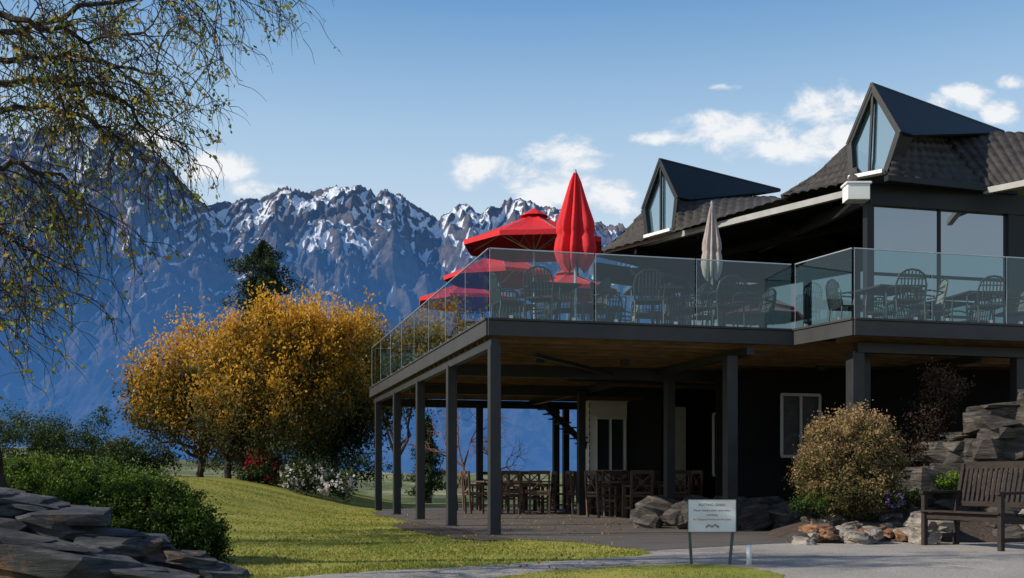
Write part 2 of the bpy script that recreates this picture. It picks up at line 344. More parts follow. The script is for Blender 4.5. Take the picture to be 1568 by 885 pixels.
M['lane']=mat('asphalt',(.115,.10,.092),(.075,.066,.06),.85,1.5,.35,bscale=70)
lp=jag([G(760,824),G(870,830),G(935,837),G(990,844),G(1060,840),G(1160,834),G(1290,828),G(1420,822),G(1450,812)],.02)+[Vector((7.0,17.5,0)),Vector((-.3,16.6,0))]
sheet('asphalt_lane',lp,.0075,M['lane'])
M['soil']=mat('soil',(.08,.055,.04),(.035,.025,.018),.95,6,.8)
wp=jag([G(615,801),G(640,800),G(690,809),G(745,821),G(790,827),G(745,829),G(700,826),G(655,818),G(620,812),G(600,806)],.03)
sheet('worn_earth_strip',wp,.012,M['soil'])
def inpoly(x,y,poly):
    c=np.zeros(len(x),bool); j=len(poly)-1
    for i in range(len(poly)):
        xi,yi=poly[i].x,poly[i].y; xj,yj=poly[j].x,poly[j].y
        k=((yi>y)!=(yj>y)); xx=(xj-xi)*(y-yi)/((yj-yi) if yj!=yi else 1e-9)+xi
        c^=(k&(x<xx)); j=i
    return c
n=200000; y=9+19*rng.random(n)**1.5; u=rng.uniform(-.5,.27,n); x=u*y
k=(~inpoly(x,y,dp))|inpoly(x,y,fgp); k&=~((x>2.9)); k&=~inpoly(x,y,wp); k&=(pn(x*1.1,y*.8)+rng.normal(0,.3,n)>-.35); x=x[k];y=y[k]
z=gz(x,y); n=len(x); h=rng.uniform(.008,.026,n); a=rng.uniform(0,6.28,n); wd=.004+.0004*y
dx=np.cos(a)*wd; dy=np.sin(a)*wd; lx=rng.normal(0,.012,n); ly=rng.normal(0,.012,n)
V=np.stack([np.stack([x-dx,y-dy,z],1),np.stack([x+dx,y+dy,z],1),np.stack([x+lx,y+ly,z+h],1)],1).reshape(-1,3)
M['blade']=leaf_mat('grass_blades',[(.11,.15,.028),(.27,.29,.05),(.47,.41,.13)],.4)
np_mesh('lawn_grass',V,np.arange(3*n).reshape(n,3),[M['blade']],attr=np.clip(.5+.4*pn(x*.6,y*1.1)+rng.normal(0,.2,n),0,1))
n=1500; y=10+15*rng.random(n); u=rng.uniform(-.35,.1,n); x=u*y; P=np.stack([x,y,gz(x,y)+.022],1)
M['litter']=leaf_mat('fallen_leaves',[(.10,.05,.02),(.28,.15,.04),(.42,.28,.06)],.2)
leaves('fallen_leaves',P,.032,M['litter'],rng.random(n),None,.7)
# ------------------------------------------------------------------ clubhouse
club=grp('clubhouse')
P0=Vector((-.35,16.1,0)); e1=Vector((.967,.254,0)).normalized(); e2=Vector((-.254,.967,0)).normalized()
def D(s,t,z=0): return P0+e1*s+e2*t+Z*z
RD=Matrix((e1,e2,Z)).transposed()
outline=[(0,0),(4.91,0),(5.13,-1.35),(13,-1.35),(13,13),(0,13)]
mb=MB(); mb.prism([D(s,t,3.06) for s,t in [(.03,.03),(4.94,.03),(5.16,-1.32),(12.9,-1.32),(12.9,12.95),(.03,12.95)]],(0,0,.08)); mb.obj('deck_floor',['wooddk'],club)
mb=MB()
for i in range(5):
    a,b=outline[i],outline[i+1]
    if i in(3,): continue
    mb.beam(D(*a,3.02),D(*b,3.02),.06,.22)
    mb.beam(D(*a,3.15),D(*b,3.15),.10,.035)
mb.beam(D(0,13,3.02),D(0,0,3.02),.06,.22); mb.beam(D(0,13,3.15),D(0,0,3.15),.10,.035)
mb.obj('deck_fascia',['fascia'],club,bevel=.006)
mb=MB()
t=.45
while t<12.9: mb.beam(D(.05,t,2.965),D(12.9,t,2.965),.045,.18); t+=.45
mb.beam(D(5.3,-.6,2.97),D(12.9,-.6,2.97),.05,.15)
mb.obj('ceiling_joists',['wood'],club)
mb=MB()
for s in (.12,4.2,8.3): mb.beam(D(s,.05,2.81),D(s,12.9,2.81),.12,.12)
for t in (3.7,8.0,12.6): mb.beam(D(.2,t,2.76),D(12.5,t,2.76),.12,.2)
mb.beam(D(1.0,1.0,2.76),D(4.0,4.6,2.76),.06,.06); mb.beam(D(2.6,4.4,2.7),D(9,5.4,2.7),.06,.06)
mb.beam(D(5.5,-.8,2.80),D(12.5,-.8,2.80),.14,.14)
for s in (1.4,2.9,6.6): mb.box(D(s,2.1,2.80),(.12,.12,.1),0,RD)
mb.obj('steel_beams',['steel'],club)
mb=MB()
for t in (.1,3.2,6.3,9.35,12.4): mb.box(D(.12,t,1.39),(.165,.165,2.78),0,RD)
for s,t,wd in [(2.75,12.4,.16),(4.85,12.5,.16),(5.25,12.9,.16),(4.38,3.7,.17),(4.0,.35,.18),(5.54,-.73,.2),(5.95,-.3,.16),(8.45,-.7,.16),(8.85,-.2,.16),(4.0,7.8,.16)]:
    mb.box(D(s,t,1.37),(wd,wd,2.78),0,RD)
for t in (.1,3.2,6.3,9.35,12.4): mb.box(D(.12,t,.01),(.26,.26,.02),0,RD)
mb.obj('deck_posts',['steel'],club,bevel=.008)
mb=MB(); fr_=MB()
def glass_run(a,b,npan):
    for i in range(npan):
        f0=i/npan; f1=(i+1)/npan
        A=Vector((*a,0)).lerp(Vector((*b,0)),f0); C_=Vector((*a,0)).lerp(Vector((*b,0)),f1)
        d=(C_-A).normalized()*.012; A=A+d; C_=C_-d
        p=D(A.x,A.y,3.13); q=D(C_.x,C_.y,3.13)
        mb.add([p,q,q+Z*1.04,p+Z*1.04],[(0,1,2,3)])
        fr_.beam(p+Z*1.05,q+Z*1.05,.02,.016); 
        fr_.beam(p+Z*.02,p+Z*1.04,.007,.007)
        for f in (.2,.8): fr_.box(p.lerp(q,f)+Z*.05,(.05,.03,.07),0,RD)
glass_run((0.02,0.02),(4.89,.02),3); glass_run((4.93,0.0),(5.12,-1.33),1); glass_run((5.14,-1.33),(12.9,-1.33),6); glass_run((.02,12.9),(.02,.04),8); glass_run((.1,12.95),(4.5,12.95),3)
mb.obj('balustrade_glass',['glass'],club); fr_.obj('balustrade_rail',['alu'],club)
C=Vector((5.94,18.5,0)); ua=Vector((-.593,.805,0)).normalized(); ub=Vector((.805,.593,0)).normalized()
def Uu(p,q,z=0): return C+ua*p+ub*q+Z*z
mb=MB()
mb.beam(B(1300,296,18.6),B(926,388,24.2),.10,.11); mb.obj('eave_gutter',['gutter'],club)
mb=MB(); mb.box(B(1311,296,18.35),(.37,.3,.27),0); mb.box(B(1311,283,18.35),(.42,.34,.04),0); mb.obj('rain_head',['white'],club,bevel=.01)
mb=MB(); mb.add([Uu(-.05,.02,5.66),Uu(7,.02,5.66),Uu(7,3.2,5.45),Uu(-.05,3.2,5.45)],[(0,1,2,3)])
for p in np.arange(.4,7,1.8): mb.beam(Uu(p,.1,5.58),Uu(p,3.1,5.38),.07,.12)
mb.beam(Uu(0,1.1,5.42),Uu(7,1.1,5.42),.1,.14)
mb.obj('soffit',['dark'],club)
mb=MB(); gl=MB()
mb.beam(Uu(-.3,2.9,3.4),Uu(7.2,2.9,3.4),.1,.5); mb.beam(Uu(-.3,2.9,5.35),Uu(7.2,2.9,5.35),.12,.3)
for p in np.arange(0,7.3,1.2): mb.beam(Uu(p,2.88,3.15),Uu(p,2.88,5.4),.1,.1)
gl.add([Uu(-.3,2.93,3.6),Uu(7.2,2.93,3.6),Uu(7.2,2.93,5.25),Uu(-.3,2.93,5.25)],[(0,1,2,3)])
mb.beam(Uu(7.1,0.1,5.35),Uu(7.1,8,5.35),.1,.4); mb.beam(Uu(7.1,2.9,4.3),Uu(7.1,9,4.3),.1,2.2)
c0=C; RG=lambda s,z:c0+e1*s+Z*z
mb.beam(RG(-.02,5.55),RG(4.5,5.55),.16,.33); mb.beam(RG(-.05,5.74),RG(2.8,5.74),.3,.05)
mb.box(RG(0,4.4),(.13,.13,2.5),0,RD); mb.box(RG(2.75,4.4),(.14,.14,2.5),0,RD); mb.beam(RG(2.8,4.3),RG(7,4.3),.1,2.4)
mb.beam(RG(0,4.25),RG(2.7,4.25),.04,.05)
mb.beam(RG(1.35,3.2),RG(1.35,5.4),.05,.05)
mb.beam(c0+Z*5.5,c0+ub*.1+e2*4+Z*5.5,.1,.2)
mb.obj('upper_walls',['black'],club)
gl.obj('upper_windows',['win'],club)
gl=MB(); gl.add([RG(.07,3.17),RG(2.68,3.17),RG(2.68,5.38),RG(.07,5.38)],[(0,1,2,3)]); gl.obj('corner_glazing',['winup'],club)
def patch(name,BL,BR,TR,TL,courses,waves,sag=.0,parent=club,wh=.035,ch=.05):
    nu_=waves*8+1; nv_=courses*6+1
    u,v=np.meshgrid(np.linspace(0,1,nu_),np.linspace(0,1,nv_))
    q=[np.array(p)[None,None,:] for p in(BL,BR,TR,TL)]
    U3=u[...,None];V3=v[...,None]
    Pn=q[0]*(1-U3)*(1-V3)+q[1]*U3*(1-V3)+q[2]*U3*V3+q[3]*(1-U3)*V3
    nrm=(Vector(BR)-Vector(BL)).cross(Vector(TL)-Vector(BL)); nrm=np.array(nrm.normalized()); 
    if nrm[2]<0: nrm=-nrm
    saw=1-((v*courses)%1.0); d=saw*ch+wh*np.abs(np.sin(u*waves*np.pi))-sag*np.sin(v*np.pi)
    Pn=Pn+nrm*d[...,None]
    I=np.arange(nu_*nv_).reshape(nv_,nu_); Q=np.stack([I[:-1,:-1],I[:-1,1:],I[1:,1:],I[1:,:-1]],-1).reshape(-1,4)
    np_mesh(name,Pn.reshape(-1,3),Q,[M['tile']],parent)
patch('roof_tiles',B(1198,305,19.95),B(1312,282,18.5),B(1309,212,19.3),B(1299,226,19.8),6,8,.08)
patch('roof_tiles_front',B(1357,274,18.1),B(1515,290,18.9),B(1442,204,20.4),B(1379,200,18.5),7,9,.04)
patch('roof_tiles_hip',B(1515,290,18.9),B(1700,255,17.4),B(1700,208,20.6),B(1442,204,20.4),7,16,.05)
patch('roof_tiles_left',B(916,390,24.2),B(1000,367,22.6),B(997,318,22.9),B(985,326,23.5),5,6,.06)
patch('roof_tiles_middle',B(1034,357,21.9),B(1200,307,19.95),B(1190,302,24.3),B(1040,303,22.05),6,12,.0)
mb=MB()
A_=B(1299,226,19.8); Bt=B(1198,305,19.95)
mb.add([Bt,A_,A_+ub*6,Bt+ub*6],[(0,1,2,3)])
A2=B(1442,204,20.4); A3=B(1700,208,20.6); mb.add([A2,A3,A3+ub*4,A_+ub*6,A_],[(0,1,2,3,4)])
A4=B(985,326,23.5);B4=B(916,390,24.2); mb.add([B4,A4,A4+ub*5,B4+ub*5],[(0,1,2,3)]); A5=B(1190,302,24.3)
mb.add([A4,B(997,318,22.9),B(1040,303,22.2),A5,A5+ub*2,A4+ub*5],[(0,1,2,3,4,5)])
mb.beam(B(1357,273,18.05),B(1515,290,18.85),.1,.09); 
mb.obj('roof_back',['black'],club)
mb=MB(); mb.beam(B(1508,293,18.85),B(1700,255,17.35),.1,.1); mb.obj('right_gutter',['gutter'],club)
mb=MB()
def caps(a,b,n,r):
    for i in range(n):
        p=a.lerp(b,i/n); q=a.lerp(b,(i+1.12)/n); mb.tube([p,q],[r*1.15,r*.95],8)
caps(B(1515,288,18.85),B(1442,203,20.35),7,.07)
a_=B(1198,303,19.95); b_=B(1255,268,19.9); c_=B(1299,225,19.8); caps(a_,b_,4,.06); caps(b_,c_,4,.06)
mb.obj('hip_caps',['tile'],club,smooth=True)
def dormer(nm,ap,lt,rt,bl,br,length):
    mb=MB(); gl=MB(); wh=MB()
    rend=ap+ub*length; rend.z-=.05
    f=-ub*.10
    gl.add([bl,br,rt,ap,lt],[(0,1,2,3,4)])
    for side in (lt,rt):
        out=(side-ap)*1.04+ap
        n=((rend-ap).cross(out-ap)).normalized()
        if n.z<0:n=-n
        mb.prism([ap+f,out+f,out+ub*.25,rend],n*.05)
    mb.tube([ap+f+Z*.04,rend+Z*.04],.04,6)
    for a,b in ((lt,ap),(ap,rt),(rt,br),(lt,bl)): mb.beam(a+f*.6,b+f*.6,.09,.06,up=ub)
    mid=(bl+br)/2; mb.beam(mid+f*.5,ap+f*.5,.04,.04,up=ub)
    mb.add([bl,lt,lt+ub*1.2],[(0,1,2)]); mb.add([br,rt,rt+ub*.35,br+ub*.25],[(0,1,2,3)])
    wh.beam(bl+f,br+f,.16,.06)
    mb.obj(nm+'_roof',['black'],club); gl.obj(nm+'_window',['win2'],club); wh.obj(nm+'_sill',['white'],club)
M['win2']=winmat('dormer_glass',.3,(.8,.92,1.)); p_=M['win2'].node_tree.nodes['Principled BSDF']; p_.inputs['Base Color'].default_value=(.09,.15,.18,1)
dormer('dormer',B(1340,135,18.6),B(1305,220,18.97),B(1380,203,18.2),B(1308,274,18.9),B(1360,264,18.4),3.95)
dormer('far_dormer',B(1015,249,22.37),B(990,319,22.74),B(1040,303,22.0),B(995,364,22.67),B(1035,353,22.07),3.55)
# lower storey walls
mb=MB(); wb=MB(); gl=MB(); cm=MB()
W0=B(903,731,27.0); W0.z=0
def boards(pa,pb,z0,z1,mbx,st=.17):
    zz=z0
    while zz<z1-.02:
        n=(pb-pa).cross(Z).normalized()
        p0=pa+Z*zz+n*.022; p1=pb+Z*zz+n*.022; p2=pb+Z*(zz+st)+n*.004; p3=pa+Z*(zz+st)+n*.004
        mbx.add([p0,p1,p2,p3,pa+Z*zz,pb+Z*zz],[(0,1,2,3),(4,5,1,0)]); zz+=st
w1=W0+e1*1.0
boards(W0,w1,0,2.7,wb); boards(W0+e2*.6,W0,0,2.7,wb); mb.beam(W0+e2*.6+e1*.05+Z*1.35,W0+e2*.6+e1*4+Z*1.35,.1,2.7)
mb.beam(W0+Z*1.35+e2*.1,w1+Z*1.35+e2*.1,.1,2.7)
def window(p,q,z0,z1,o,div=2,cur=False):
    n=(q-p).cross(Z).normalized()*o
    a=p+n;b=q+n
    for z in(z0,z1): wb.beam(a+Z*z,b+Z*z,.05,.06)
    for i in range(div+1):
        c=a.lerp(b,i/div); wb.beam(c+Z*z0,c+Z*z1,.05,.05)
    a=a-n*.3;b=b-n*.3
    gl.add([a+Z*z0,b+Z*z0,b+Z*z1,a+Z*z1],[(0,1,2,3)])
window(W0+e1*.15,W0+e1*.88,1.0,2.3,.06)
X1=w1-e2*2.2
mb.beam(X1+Z*1.35,w1+Z*1.35,.08,2.7)
x2=X1+e1*2.1
mb.beam(X1+Z*1.4+e2*.08,x2+Z*1.4+e2*.08,.1,2.8)
cm.beam(X1+e1*.15+Z*1.3,X1+e1*.55+Z*1.3,.04,2.3)
window(X1+e1*1.2,X1+e1*1.75,.9,2.3,.08)
x3=x2-e2*2.6; mb.beam(x2+Z*1.4,x3+Z*1.4,.1,2.8)
x4=x3+e1*9; mb.beam(x3+Z*1.4,x4+Z*1.4,.1,2.8)
mb.beam(D(5.0,3.0,1.4),D(12,1.0,1.4),.1,2.8)
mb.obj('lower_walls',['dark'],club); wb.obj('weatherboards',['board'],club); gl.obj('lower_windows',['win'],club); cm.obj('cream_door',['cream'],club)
a=B(1197,731,19.4);a.z=0;b=a+e1*.74; 
mb=MB()
for z in(1.22,2.3): mb.beam(a+Z*z,b+Z*z,.05,.05)
for i in range(3): c=a.lerp(b,i/2); mb.beam(c+Z*1.22,c+Z*2.3,.05,.045)
mb.obj('bedroom_window_frame',['gutter'],club)
mb=MB(); mb.beam(a+Z*1.76+e2*.05,b+Z*1.76+e2*.05,.01,1.05); mb.obj('bedroom_window_curtain',['curtain'],club)
st=MB()
for i in range(8):
    p=B(900,731,27.5); p.z=0; st.box(p-e1*(.14*i+.1)+Z*(1.7+.12*i),(.18,.9,.03),0,RD)
pA=B(900,731,27.2);pA.z=0; st.beam(pA+Z*1.6,pA-e1*1.1+Z*2.6,.05,.14)
st.obj('stair',['wooddk'],club)
sheet('patio',[D(-.3,-.15),D(5.0,-.6),D(9,-.6),D(13,-.3),D(13,14),D(-.3,14)],.011,M['patio'])
# ------------------------------------------------------------------ umbrellas
def umbrella_open(loc,W,top,edge,ground,rz,nm='red_umbrella'):
    g=grp(nm,loc,rz); mb=MB(); n=8
    H=top-edge; V=[];rows=7
    for r in range(rows+1):
        f=r/rows
        for k in range(n*4):
            an=2*math.pi*k/(n*4); seg=(k%4)/4.; sagf=math.sin(seg*math.pi)
            rad=W/2*f
            cosr=math.cos(math.pi/n)/math.cos((an%(2*math.pi/n))-math.pi/n)
            rr_=rad*cosr
            z=edge+H*(1-f)**1.12 - .06*sagf*f*(1-f)*2
            V.append((rr_*math.cos(an),rr_*math.sin(an),z))
    fs=[]
    for r in range(rows):
        for k in range(n*4): fs.append((r*n*4+k,r*n*4+(k+1)%(n*4),(r+1)*n*4+(k+1)%(n*4),(r+1)*n*4+k))
    mb.add(V,fs)
    k0=rows*n*4; val=[(x*1.0,y*1.0,z-.09) for x,y,z in V[k0:]]
    o=len(mb.v); mb.v+=val
    for k in range(n*4): mb.f.append((k0+k,k0+(k+1)%(n*4),o+(k+1)%(n*4),o+k)); mb.m.append(0)
    capr=.28
    for k in range(n):
        a0=2*math.pi*k/n;a1=2*math.pi*(k+1)/n
        mb.add([(0,0,top+.1),(capr*math.cos(a0),capr*math.sin(a0),top-.07),(capr*math.cos(a1),capr*math.sin(a1),top-.07)],[(0,1,2)])
    mb.obj('canopy',['red'],g)
    fb=MB(); fb.tube([(0,0,ground),(0,0,top+.14)],.025,8)
    for k in range(n):
        a0=2*math.pi*k/n; c,s=math.cos(a0),math.sin(a0)
        fb.tube([(0,0,top-.03),(W/2*.98*c,W/2*.98*s,edge-.01)],.010,4); fb.tube([(0,0,edge-.15),(W*.26*c,W*.26*s,edge+H*.42)],.008,4)
    fb.box((0,0,ground+.05),(.5,.5,.1)); fb.obj('pole',['alu'],g)
DK=3.145
umbrella_open(B(818,731,21).xy.to_3d(),2.75,5.85,5.26,DK,.3)
umbrella_open(B(766,731,25).xy.to_3d(),2.55,5.98,5.36,DK,.1)
umbrella_open(B(716,731,28.0).xy.to_3d(),2.6,5.85,5.3,DK,.5)
umbrella_open(B(800,731,24.0).xy.to_3d()+Vector((1.0,.5,0)),2.2,5.4,4.95,DK,.5)
def umbrella_closed(loc,top,bot,rmax,m,nm,ground):
    g=grp(nm,loc); mb=MB(); n=64; rows=40; V=[]
    prf=[(0,.10),(.08,.26),(.2,.42),(.35,.62),(.5,.84),(.58,.88),(.62,.80),(.66,.90),(.78,1.),(.9,.86),(1.,.52)]
    for r in range(rows+1):
        f=r/rows; z=top+(bot-top)*f
        R=rmax*float(np.interp(f,[a for a,b in prf],[b for a,b in prf]))
        for k in range(n):
            an=2*math.pi*k/n; pl=abs(math.cos(an*4+f*.9+.25*math.sin(an*3)))
            rr_=R*(.52+.48*pl**1.4)*(1+.06*math.sin(an*2+f*4)); zz=z+(.20*(1-pl)*max(0,f-.7)/.3)
            V.append((rr_*math.cos(an),rr_*math.sin(an),zz))
    mb.add(V,[(r*n+k,r*n+(k+1)%n,(r+1)*n+(k+1)%n,(r+1)*n+k) for r in range(rows) for k in range(n)])
    mb.obj('folded_canopy',[m],g,smooth=True)
    fb=MB(); fb.tube([(0,0,ground),(0,0,top+.02)],.022,8); fb.tube([(0,0,top),(0,0,top+.06)],[.03,.012],8); fb.box((0,0,ground+.05),(.45,.45,.1)); 
    fb.obj('pole',['alu'],g)
umbrella_closed(B(881,731,17.6).xy.to_3d(),.85+466*17.6/1700,.85+314*17.6/1700,.34,'red','closed_red_umbrella',DK)
umbrella_closed(B(1090,731,18.2).xy.to_3d(),.85+418*18.2/1700,.85+300*18.2/1700,.175,'beige','closed_beige_umbrella',DK)
# ------------------------------------------------------------------ chairs & tables
mb=MB()
for x in(-.22,.22):
    mb.tube([(x,-.22,0),(x,-.2,.44),(x,-.22,.66)],.013,5); mb.tube([(x,.24,0),(x,.2,.44)],.013,5)
    mb.tube([(x,-.22,.66),(x,.0,.67),(x,.2,.64)],.014,5)
arch=[(-.22,.2,.44),(-.235,.24,.66),(-.2,.27,.80),(-.1,.285,.87),(0,.29,.885),(.1,.285,.87),(.2,.27,.80),(.235,.24,.66),(.22,.2,.44)]
mb.tube(arch,.018,5); mb.box((0,0,.44),(.44,.42,.03))
for x in(-.16,-.11,-.055,0,.055,.11,.16): mb.tube([(x,.2,.45),(x,.25,.66),(x,.285,.86-.5*x*x)],.012,4)
for z in(.55,.65,.75): mb.tube([(-.22,.215+.1*(z-.5),z),(.22,.215+.1*(z-.5),z)],.009,4)
deckchair=mb.mesh('metal_chair',['wicker'])
mb=MB(); mb.tube([(0,0,.02),(0,0,.7)],.03,8); mb.box((0,0,.015),(.45,.45,.03)); mb.box((0,0,.715),(.8,.8,.03)); 
tabm=mb.mesh('table',['wicker'])
def inst(name,me,loc,rz,sc=1):
    o=bpy.data.objects.new(name,me); o.location=loc; o.rotation_euler=(0,0,rz); o.scale=(sc,)*3; COL.objects.link(o); return o
for (s,t) in [(1.3,1.2),(3.0,1.1),(4.3,1.3),(1.2,3.4),(2.7,3.3),(4.1,3.6),(1.6,5.6),(1.3,8.0),(6.6,.1),(8.4,.2)]:
    inst('deck_table',tabm,D(s,t,DK),.25+rng.uniform(-.2,.2))
    for k in range(4):
        an=k*math.pi/2+rng.uniform(-.35,.35); q=D(s,t,DK)+Vector((math.cos(an),math.sin(an),0))*rng.uniform(.55,.72)
        inst('metal_chair',deckchair,q,an-math.pi/2+rng.uniform(-.3,.3))
mb=MB()
for x in(-.22,.22):
    mb.box((x,-.22,.225),(.045,.045,.45)); mb.beam((x,.2,0),(x,.26,.98),.045,.045,up=Vector((0,1,0)))
    mb.box((x,-.0,.66),(.05,.5,.03)); mb.box((x,-.22,.55),(.04,.04,.22)); mb.box((x,0,.2),(.03,.4,.03))
mb.box((0,0,.45),(.48,.48,.04)); mb.box((0,.255,.95),(.44,.03,.08)); mb.box((0,.225,.52),(.44,.03,.05))
mb.beam((-.2,.228,.54),(.2,.25,.92),.02,.04,up=Vector((0,1,0))); mb.beam((.2,.229,.54),(-.2,.253,.92),.02,.04,up=Vector((0,1,0)))
mb.box((0,.24,.735),(.1,.035,.1)); mb.box((0,-.22,.35),(.4,.025,.05))
wch=mb.mesh('wooden_chair',['chair'])
mb=MB()
for x in(-.6,.6):
    for y in(-.35,.35): mb.box((x,y,.35),(.07,.07,.7))
for i in range(7): mb.box((0,-.39+.13*i,.735),(1.5,.12,.035))
mb.box((0,.36,.66),(1.2,.03,.08)); mb.box((0,-.36,.66),(1.2,.03,.08))
wtab=mb.mesh('wooden_table',['chair'])
for i,(s,t) in enumerate([(3.0,9.3),(5.2,8.4),(3.3,11.6),(6.0,10.8),(5.0,6.6)]):
    base=D(s,t,.012); r=.26+rng.uniform(-.1,.1); inst('wooden_table',wtab,base,r)
    cr_,sr_=math.cos(r),math.sin(r)
    for (lx,ly,rot) in [(-.4,-.62,math.pi),(.35,-.62,math.pi),(-.4,.62,0),(.35,.62,0),(-1.0,0,math.pi/2),(1.0,0,-math.pi/2)]:
        lx+=rng.uniform(-.07,.07)
        inst('wooden_chair',wch,base+Vector((lx*cr_-ly*sr_,lx*sr_+ly*cr_,0)),r+rot+rng.uniform(-.2,.2))
# ------------------------------------------------------------------ bench
bn=grp('park_bench',(5.38,13.3,0.004)); 
fdir=Vector((-.93,-.36,0)).normalized(); ldir=Vector((.36,-.93,0)).normalized()
def Q_(l,f,z): return ldir*l+fdir*f+Z*z
LB=.62
fr=MB()
for l in(-LB,LB):
    fr.beam(Q_(l,.0,0),Q_(l,.0,.64),.06,.06,up=fdir); fr.beam(Q_(l,-.5,0),Q_(l,-.52,.45),.06,.06,up=fdir); fr.beam(Q_(l,-.52,.43),Q_(l,-.64,1.02),.055,.06,up=fdir)
    fr.beam(Q_(l,.06,.66),Q_(l,-.6,.67),.075,.035); fr.beam(Q_(l,0,.36),Q_(l,-.5,.34),.04,.09); fr.beam(Q_(l,0,.12),Q_(l,-.5,.12),.035,.05)
fr.beam(Q_(-LB,-.02,.37),Q_(LB,-.02,.37),.035,.08); fr.obj('frame',['bench'],bn,bevel=.006)
fr=MB()
for i in range(6): fr.beam(Q_(-LB-.02,.02-.095*i,.43-.006*i),Q_(LB+.02,.02-.095*i,.43-.006*i),.078,.025)
fr.obj('seat',['bench'],bn,bevel=.004)
fr=MB(); fr.beam(Q_(-LB,-.645,1.0),Q_(LB,-.645,1.0),.04,.085,up=Z); fr.beam(Q_(-LB,-.545,.52),Q_(LB,-.545,.52),.035,.06)
for i in range(15):
    l=-LB+.06+i*(2*LB-.12)/14; fr.beam(Q_(l,-.545,.52),Q_(l,-.64,.98),.045,.02,up=fdir)
fr.obj('backrest',['bench'],bn)
# ------------------------------------------------------------------ sign
sg=grp('putting_green_sign',(G(1090,865).x,G(1090,865).y,0.01)); k=10.6/1700
mb=MB(); mb.box((0,0,(867-792)*k),(75*k,.02,51*k)); mb.obj('board',['white'],sg,bevel=.004)
mb=MB()
M['signleg']=mat('sign_leg_paint',(.06,.09,.085),(.04,.06,.055),.5)
mb.beam((-31*k,.02,-.02),(-35*k,.02,.36),.025,.03,up=Vector((0,1,0))); mb.beam((28*k,.02,-.02),(34*k,.02,.36),.025,.03,up=Vector((0,1,0)))
zc=(867-792)*k; hw=75*k/2; hh=51*k/2
for a,b in (((-hw,-.012,zc-hh),(hw,-.012,zc-hh)),((-hw,-.012,zc+hh),(hw,-.012,zc+hh)),((-hw,-.012,zc-hh),(-hw,-.012,zc+hh)),((hw,-.012,zc-hh),(hw,-.012,zc+hh))): mb.beam(a,b,.006,.006,up=Vector((0,1,0)))
mb.obj('legs',['signleg'],sg)
M['ink']=mat('sign_ink',(.05,.06,.07),None,.6); M['inkred']=mat('sign_ink_red',(.45,.08,.05),None,.6)
for txt,yy_,sz,mt in [('PUTTING GREEN',775,.034,'ink'),('Please respect other users when',783,.027,'ink'),('practising',790,.027,'ink'),('No Chipping Practice on this green',797,.026,'inkred')]:
    cu=bpy.data.curves.new('text','FONT'); cu.body=txt; cu.size=sz; cu.align_x='CENTER'; cu.materials.append(M[mt])
    t_=bpy.data.objects.new('lettering',cu); t_.location=(0,-.0125,(867-yy_)*k-.012); t_.rotation_euler=(math.pi/2,0,0); link(t_,sg)
mb=MB()
for h_,c_ in((0,.0),(.012,.01)):
    mb.tube([(-.06+.0,-.012,.36-h_),(-.03,-.012,.385-h_),(0,-.012,.367-h_),(.03,-.012,.387-h_),(.07,-.012,.36-h_)],.003,4)
mb.obj('emblem',['ink'],sg)
mb=MB(); q=G(1147,866); mb.tube([(q.x,q.y,0),(q.x,q.y,.19),(q.x,q.y,.2)],[.026,.026,.018],12); mb.obj('white_marker_post',['white'],smooth=True)
# ------------------------------------------------------------------ rocks
def rockmat(name,c1,c2,c3,sc=3.,zs=5,lichen=None):
    m,nt_,p,o=new_mat(name); Lk=nt_.links.new
    tc=nt_.nodes.new('ShaderNodeTexCoord'); mp=nt_.nodes.new('ShaderNodeMapping'); mp.inputs['Scale'].default_value=(1,1,zs); mp.inputs['Rotation'].default_value=(.1,.1,0)
    n=nt_.nodes.new('ShaderNodeTexNoise'); n.inputs['Scale'].default_value=sc; n.inputs['Detail'].default_value=10; n.inputs['Roughness'].default_value=.72
    r=nt_.nodes.new('ShaderNodeValToRGB'); r.color_ramp.elements.new(.5)
    for i,(q,c) in enumerate(((.35,c1),(.52,c2),(.68,c3))): r.color_ramp.elements[i].position=q; r.color_ramp.elements[i].color=(*c,1)
    b=nt_.nodes.new('ShaderNodeBump'); b.inputs['Strength'].default_value=1.; b.inputs['Distance'].default_value=.07
    Lk(tc.outputs['Object'],mp.inputs[0]); Lk(mp.outputs[0],n.inputs['Vector']); Lk(n.outputs[0],r.inputs[0]); Lk(n.outputs[0],b.inputs['Height']); Lk(b.outputs[0],p.inputs['Normal'])
    col=r.outputs[0]
    if lichen:
        n4=nt_.nodes.new('ShaderNodeTexNoise'); n4.inputs['Scale'].default_value=1.7; n4.inputs['Detail'].default_value=9; n4.inputs['Roughness'].default_value=.75; Lk(tc.outputs['Object'],n4.inputs['Vector'])
        m4=nt_.nodes.new('ShaderNodeMapRange'); m4.inputs[1].default_value=.57; m4.inputs[2].default_value=.66; m4.inputs[4].default_value=.75; Lk(n4.outputs[0],m4.inputs[0])
        mx4=nt_.nodes.new('ShaderNodeMixRGB'); mx4.inputs[2].default_value=(*lichen,1); Lk(m4.outputs[0],mx4.inputs[0]); Lk(col,mx4.inputs[1]); col=mx4.outputs[0]
    Lk(col,p.inputs['Base Color'])
    p.inputs['Roughness'].default_value=.85; p.inputs['Specular IOR Level'].default_value=.3; return m
M['schist']=rockmat('schist',(.022,.023,.027),(.06,.062,.072),(.17,.16,.155),2.6,7,(.24,.13,.055))
M['schistr']=M['schist']
M['schist2']=rockmat('schist_outcrop',(.03,.026,.023),(.09,.077,.068),(.22,.19,.16),2.5,6)
M['pale']=rockmat('pale_stone',(.14,.11,.09),(.34,.30,.26),(.55,.50,.44),4)
M['rust']=rockmat('rusty_stone',(.1,.05,.03),(.3,.15,.08),(.42,.3,.2),4)
import bmesh
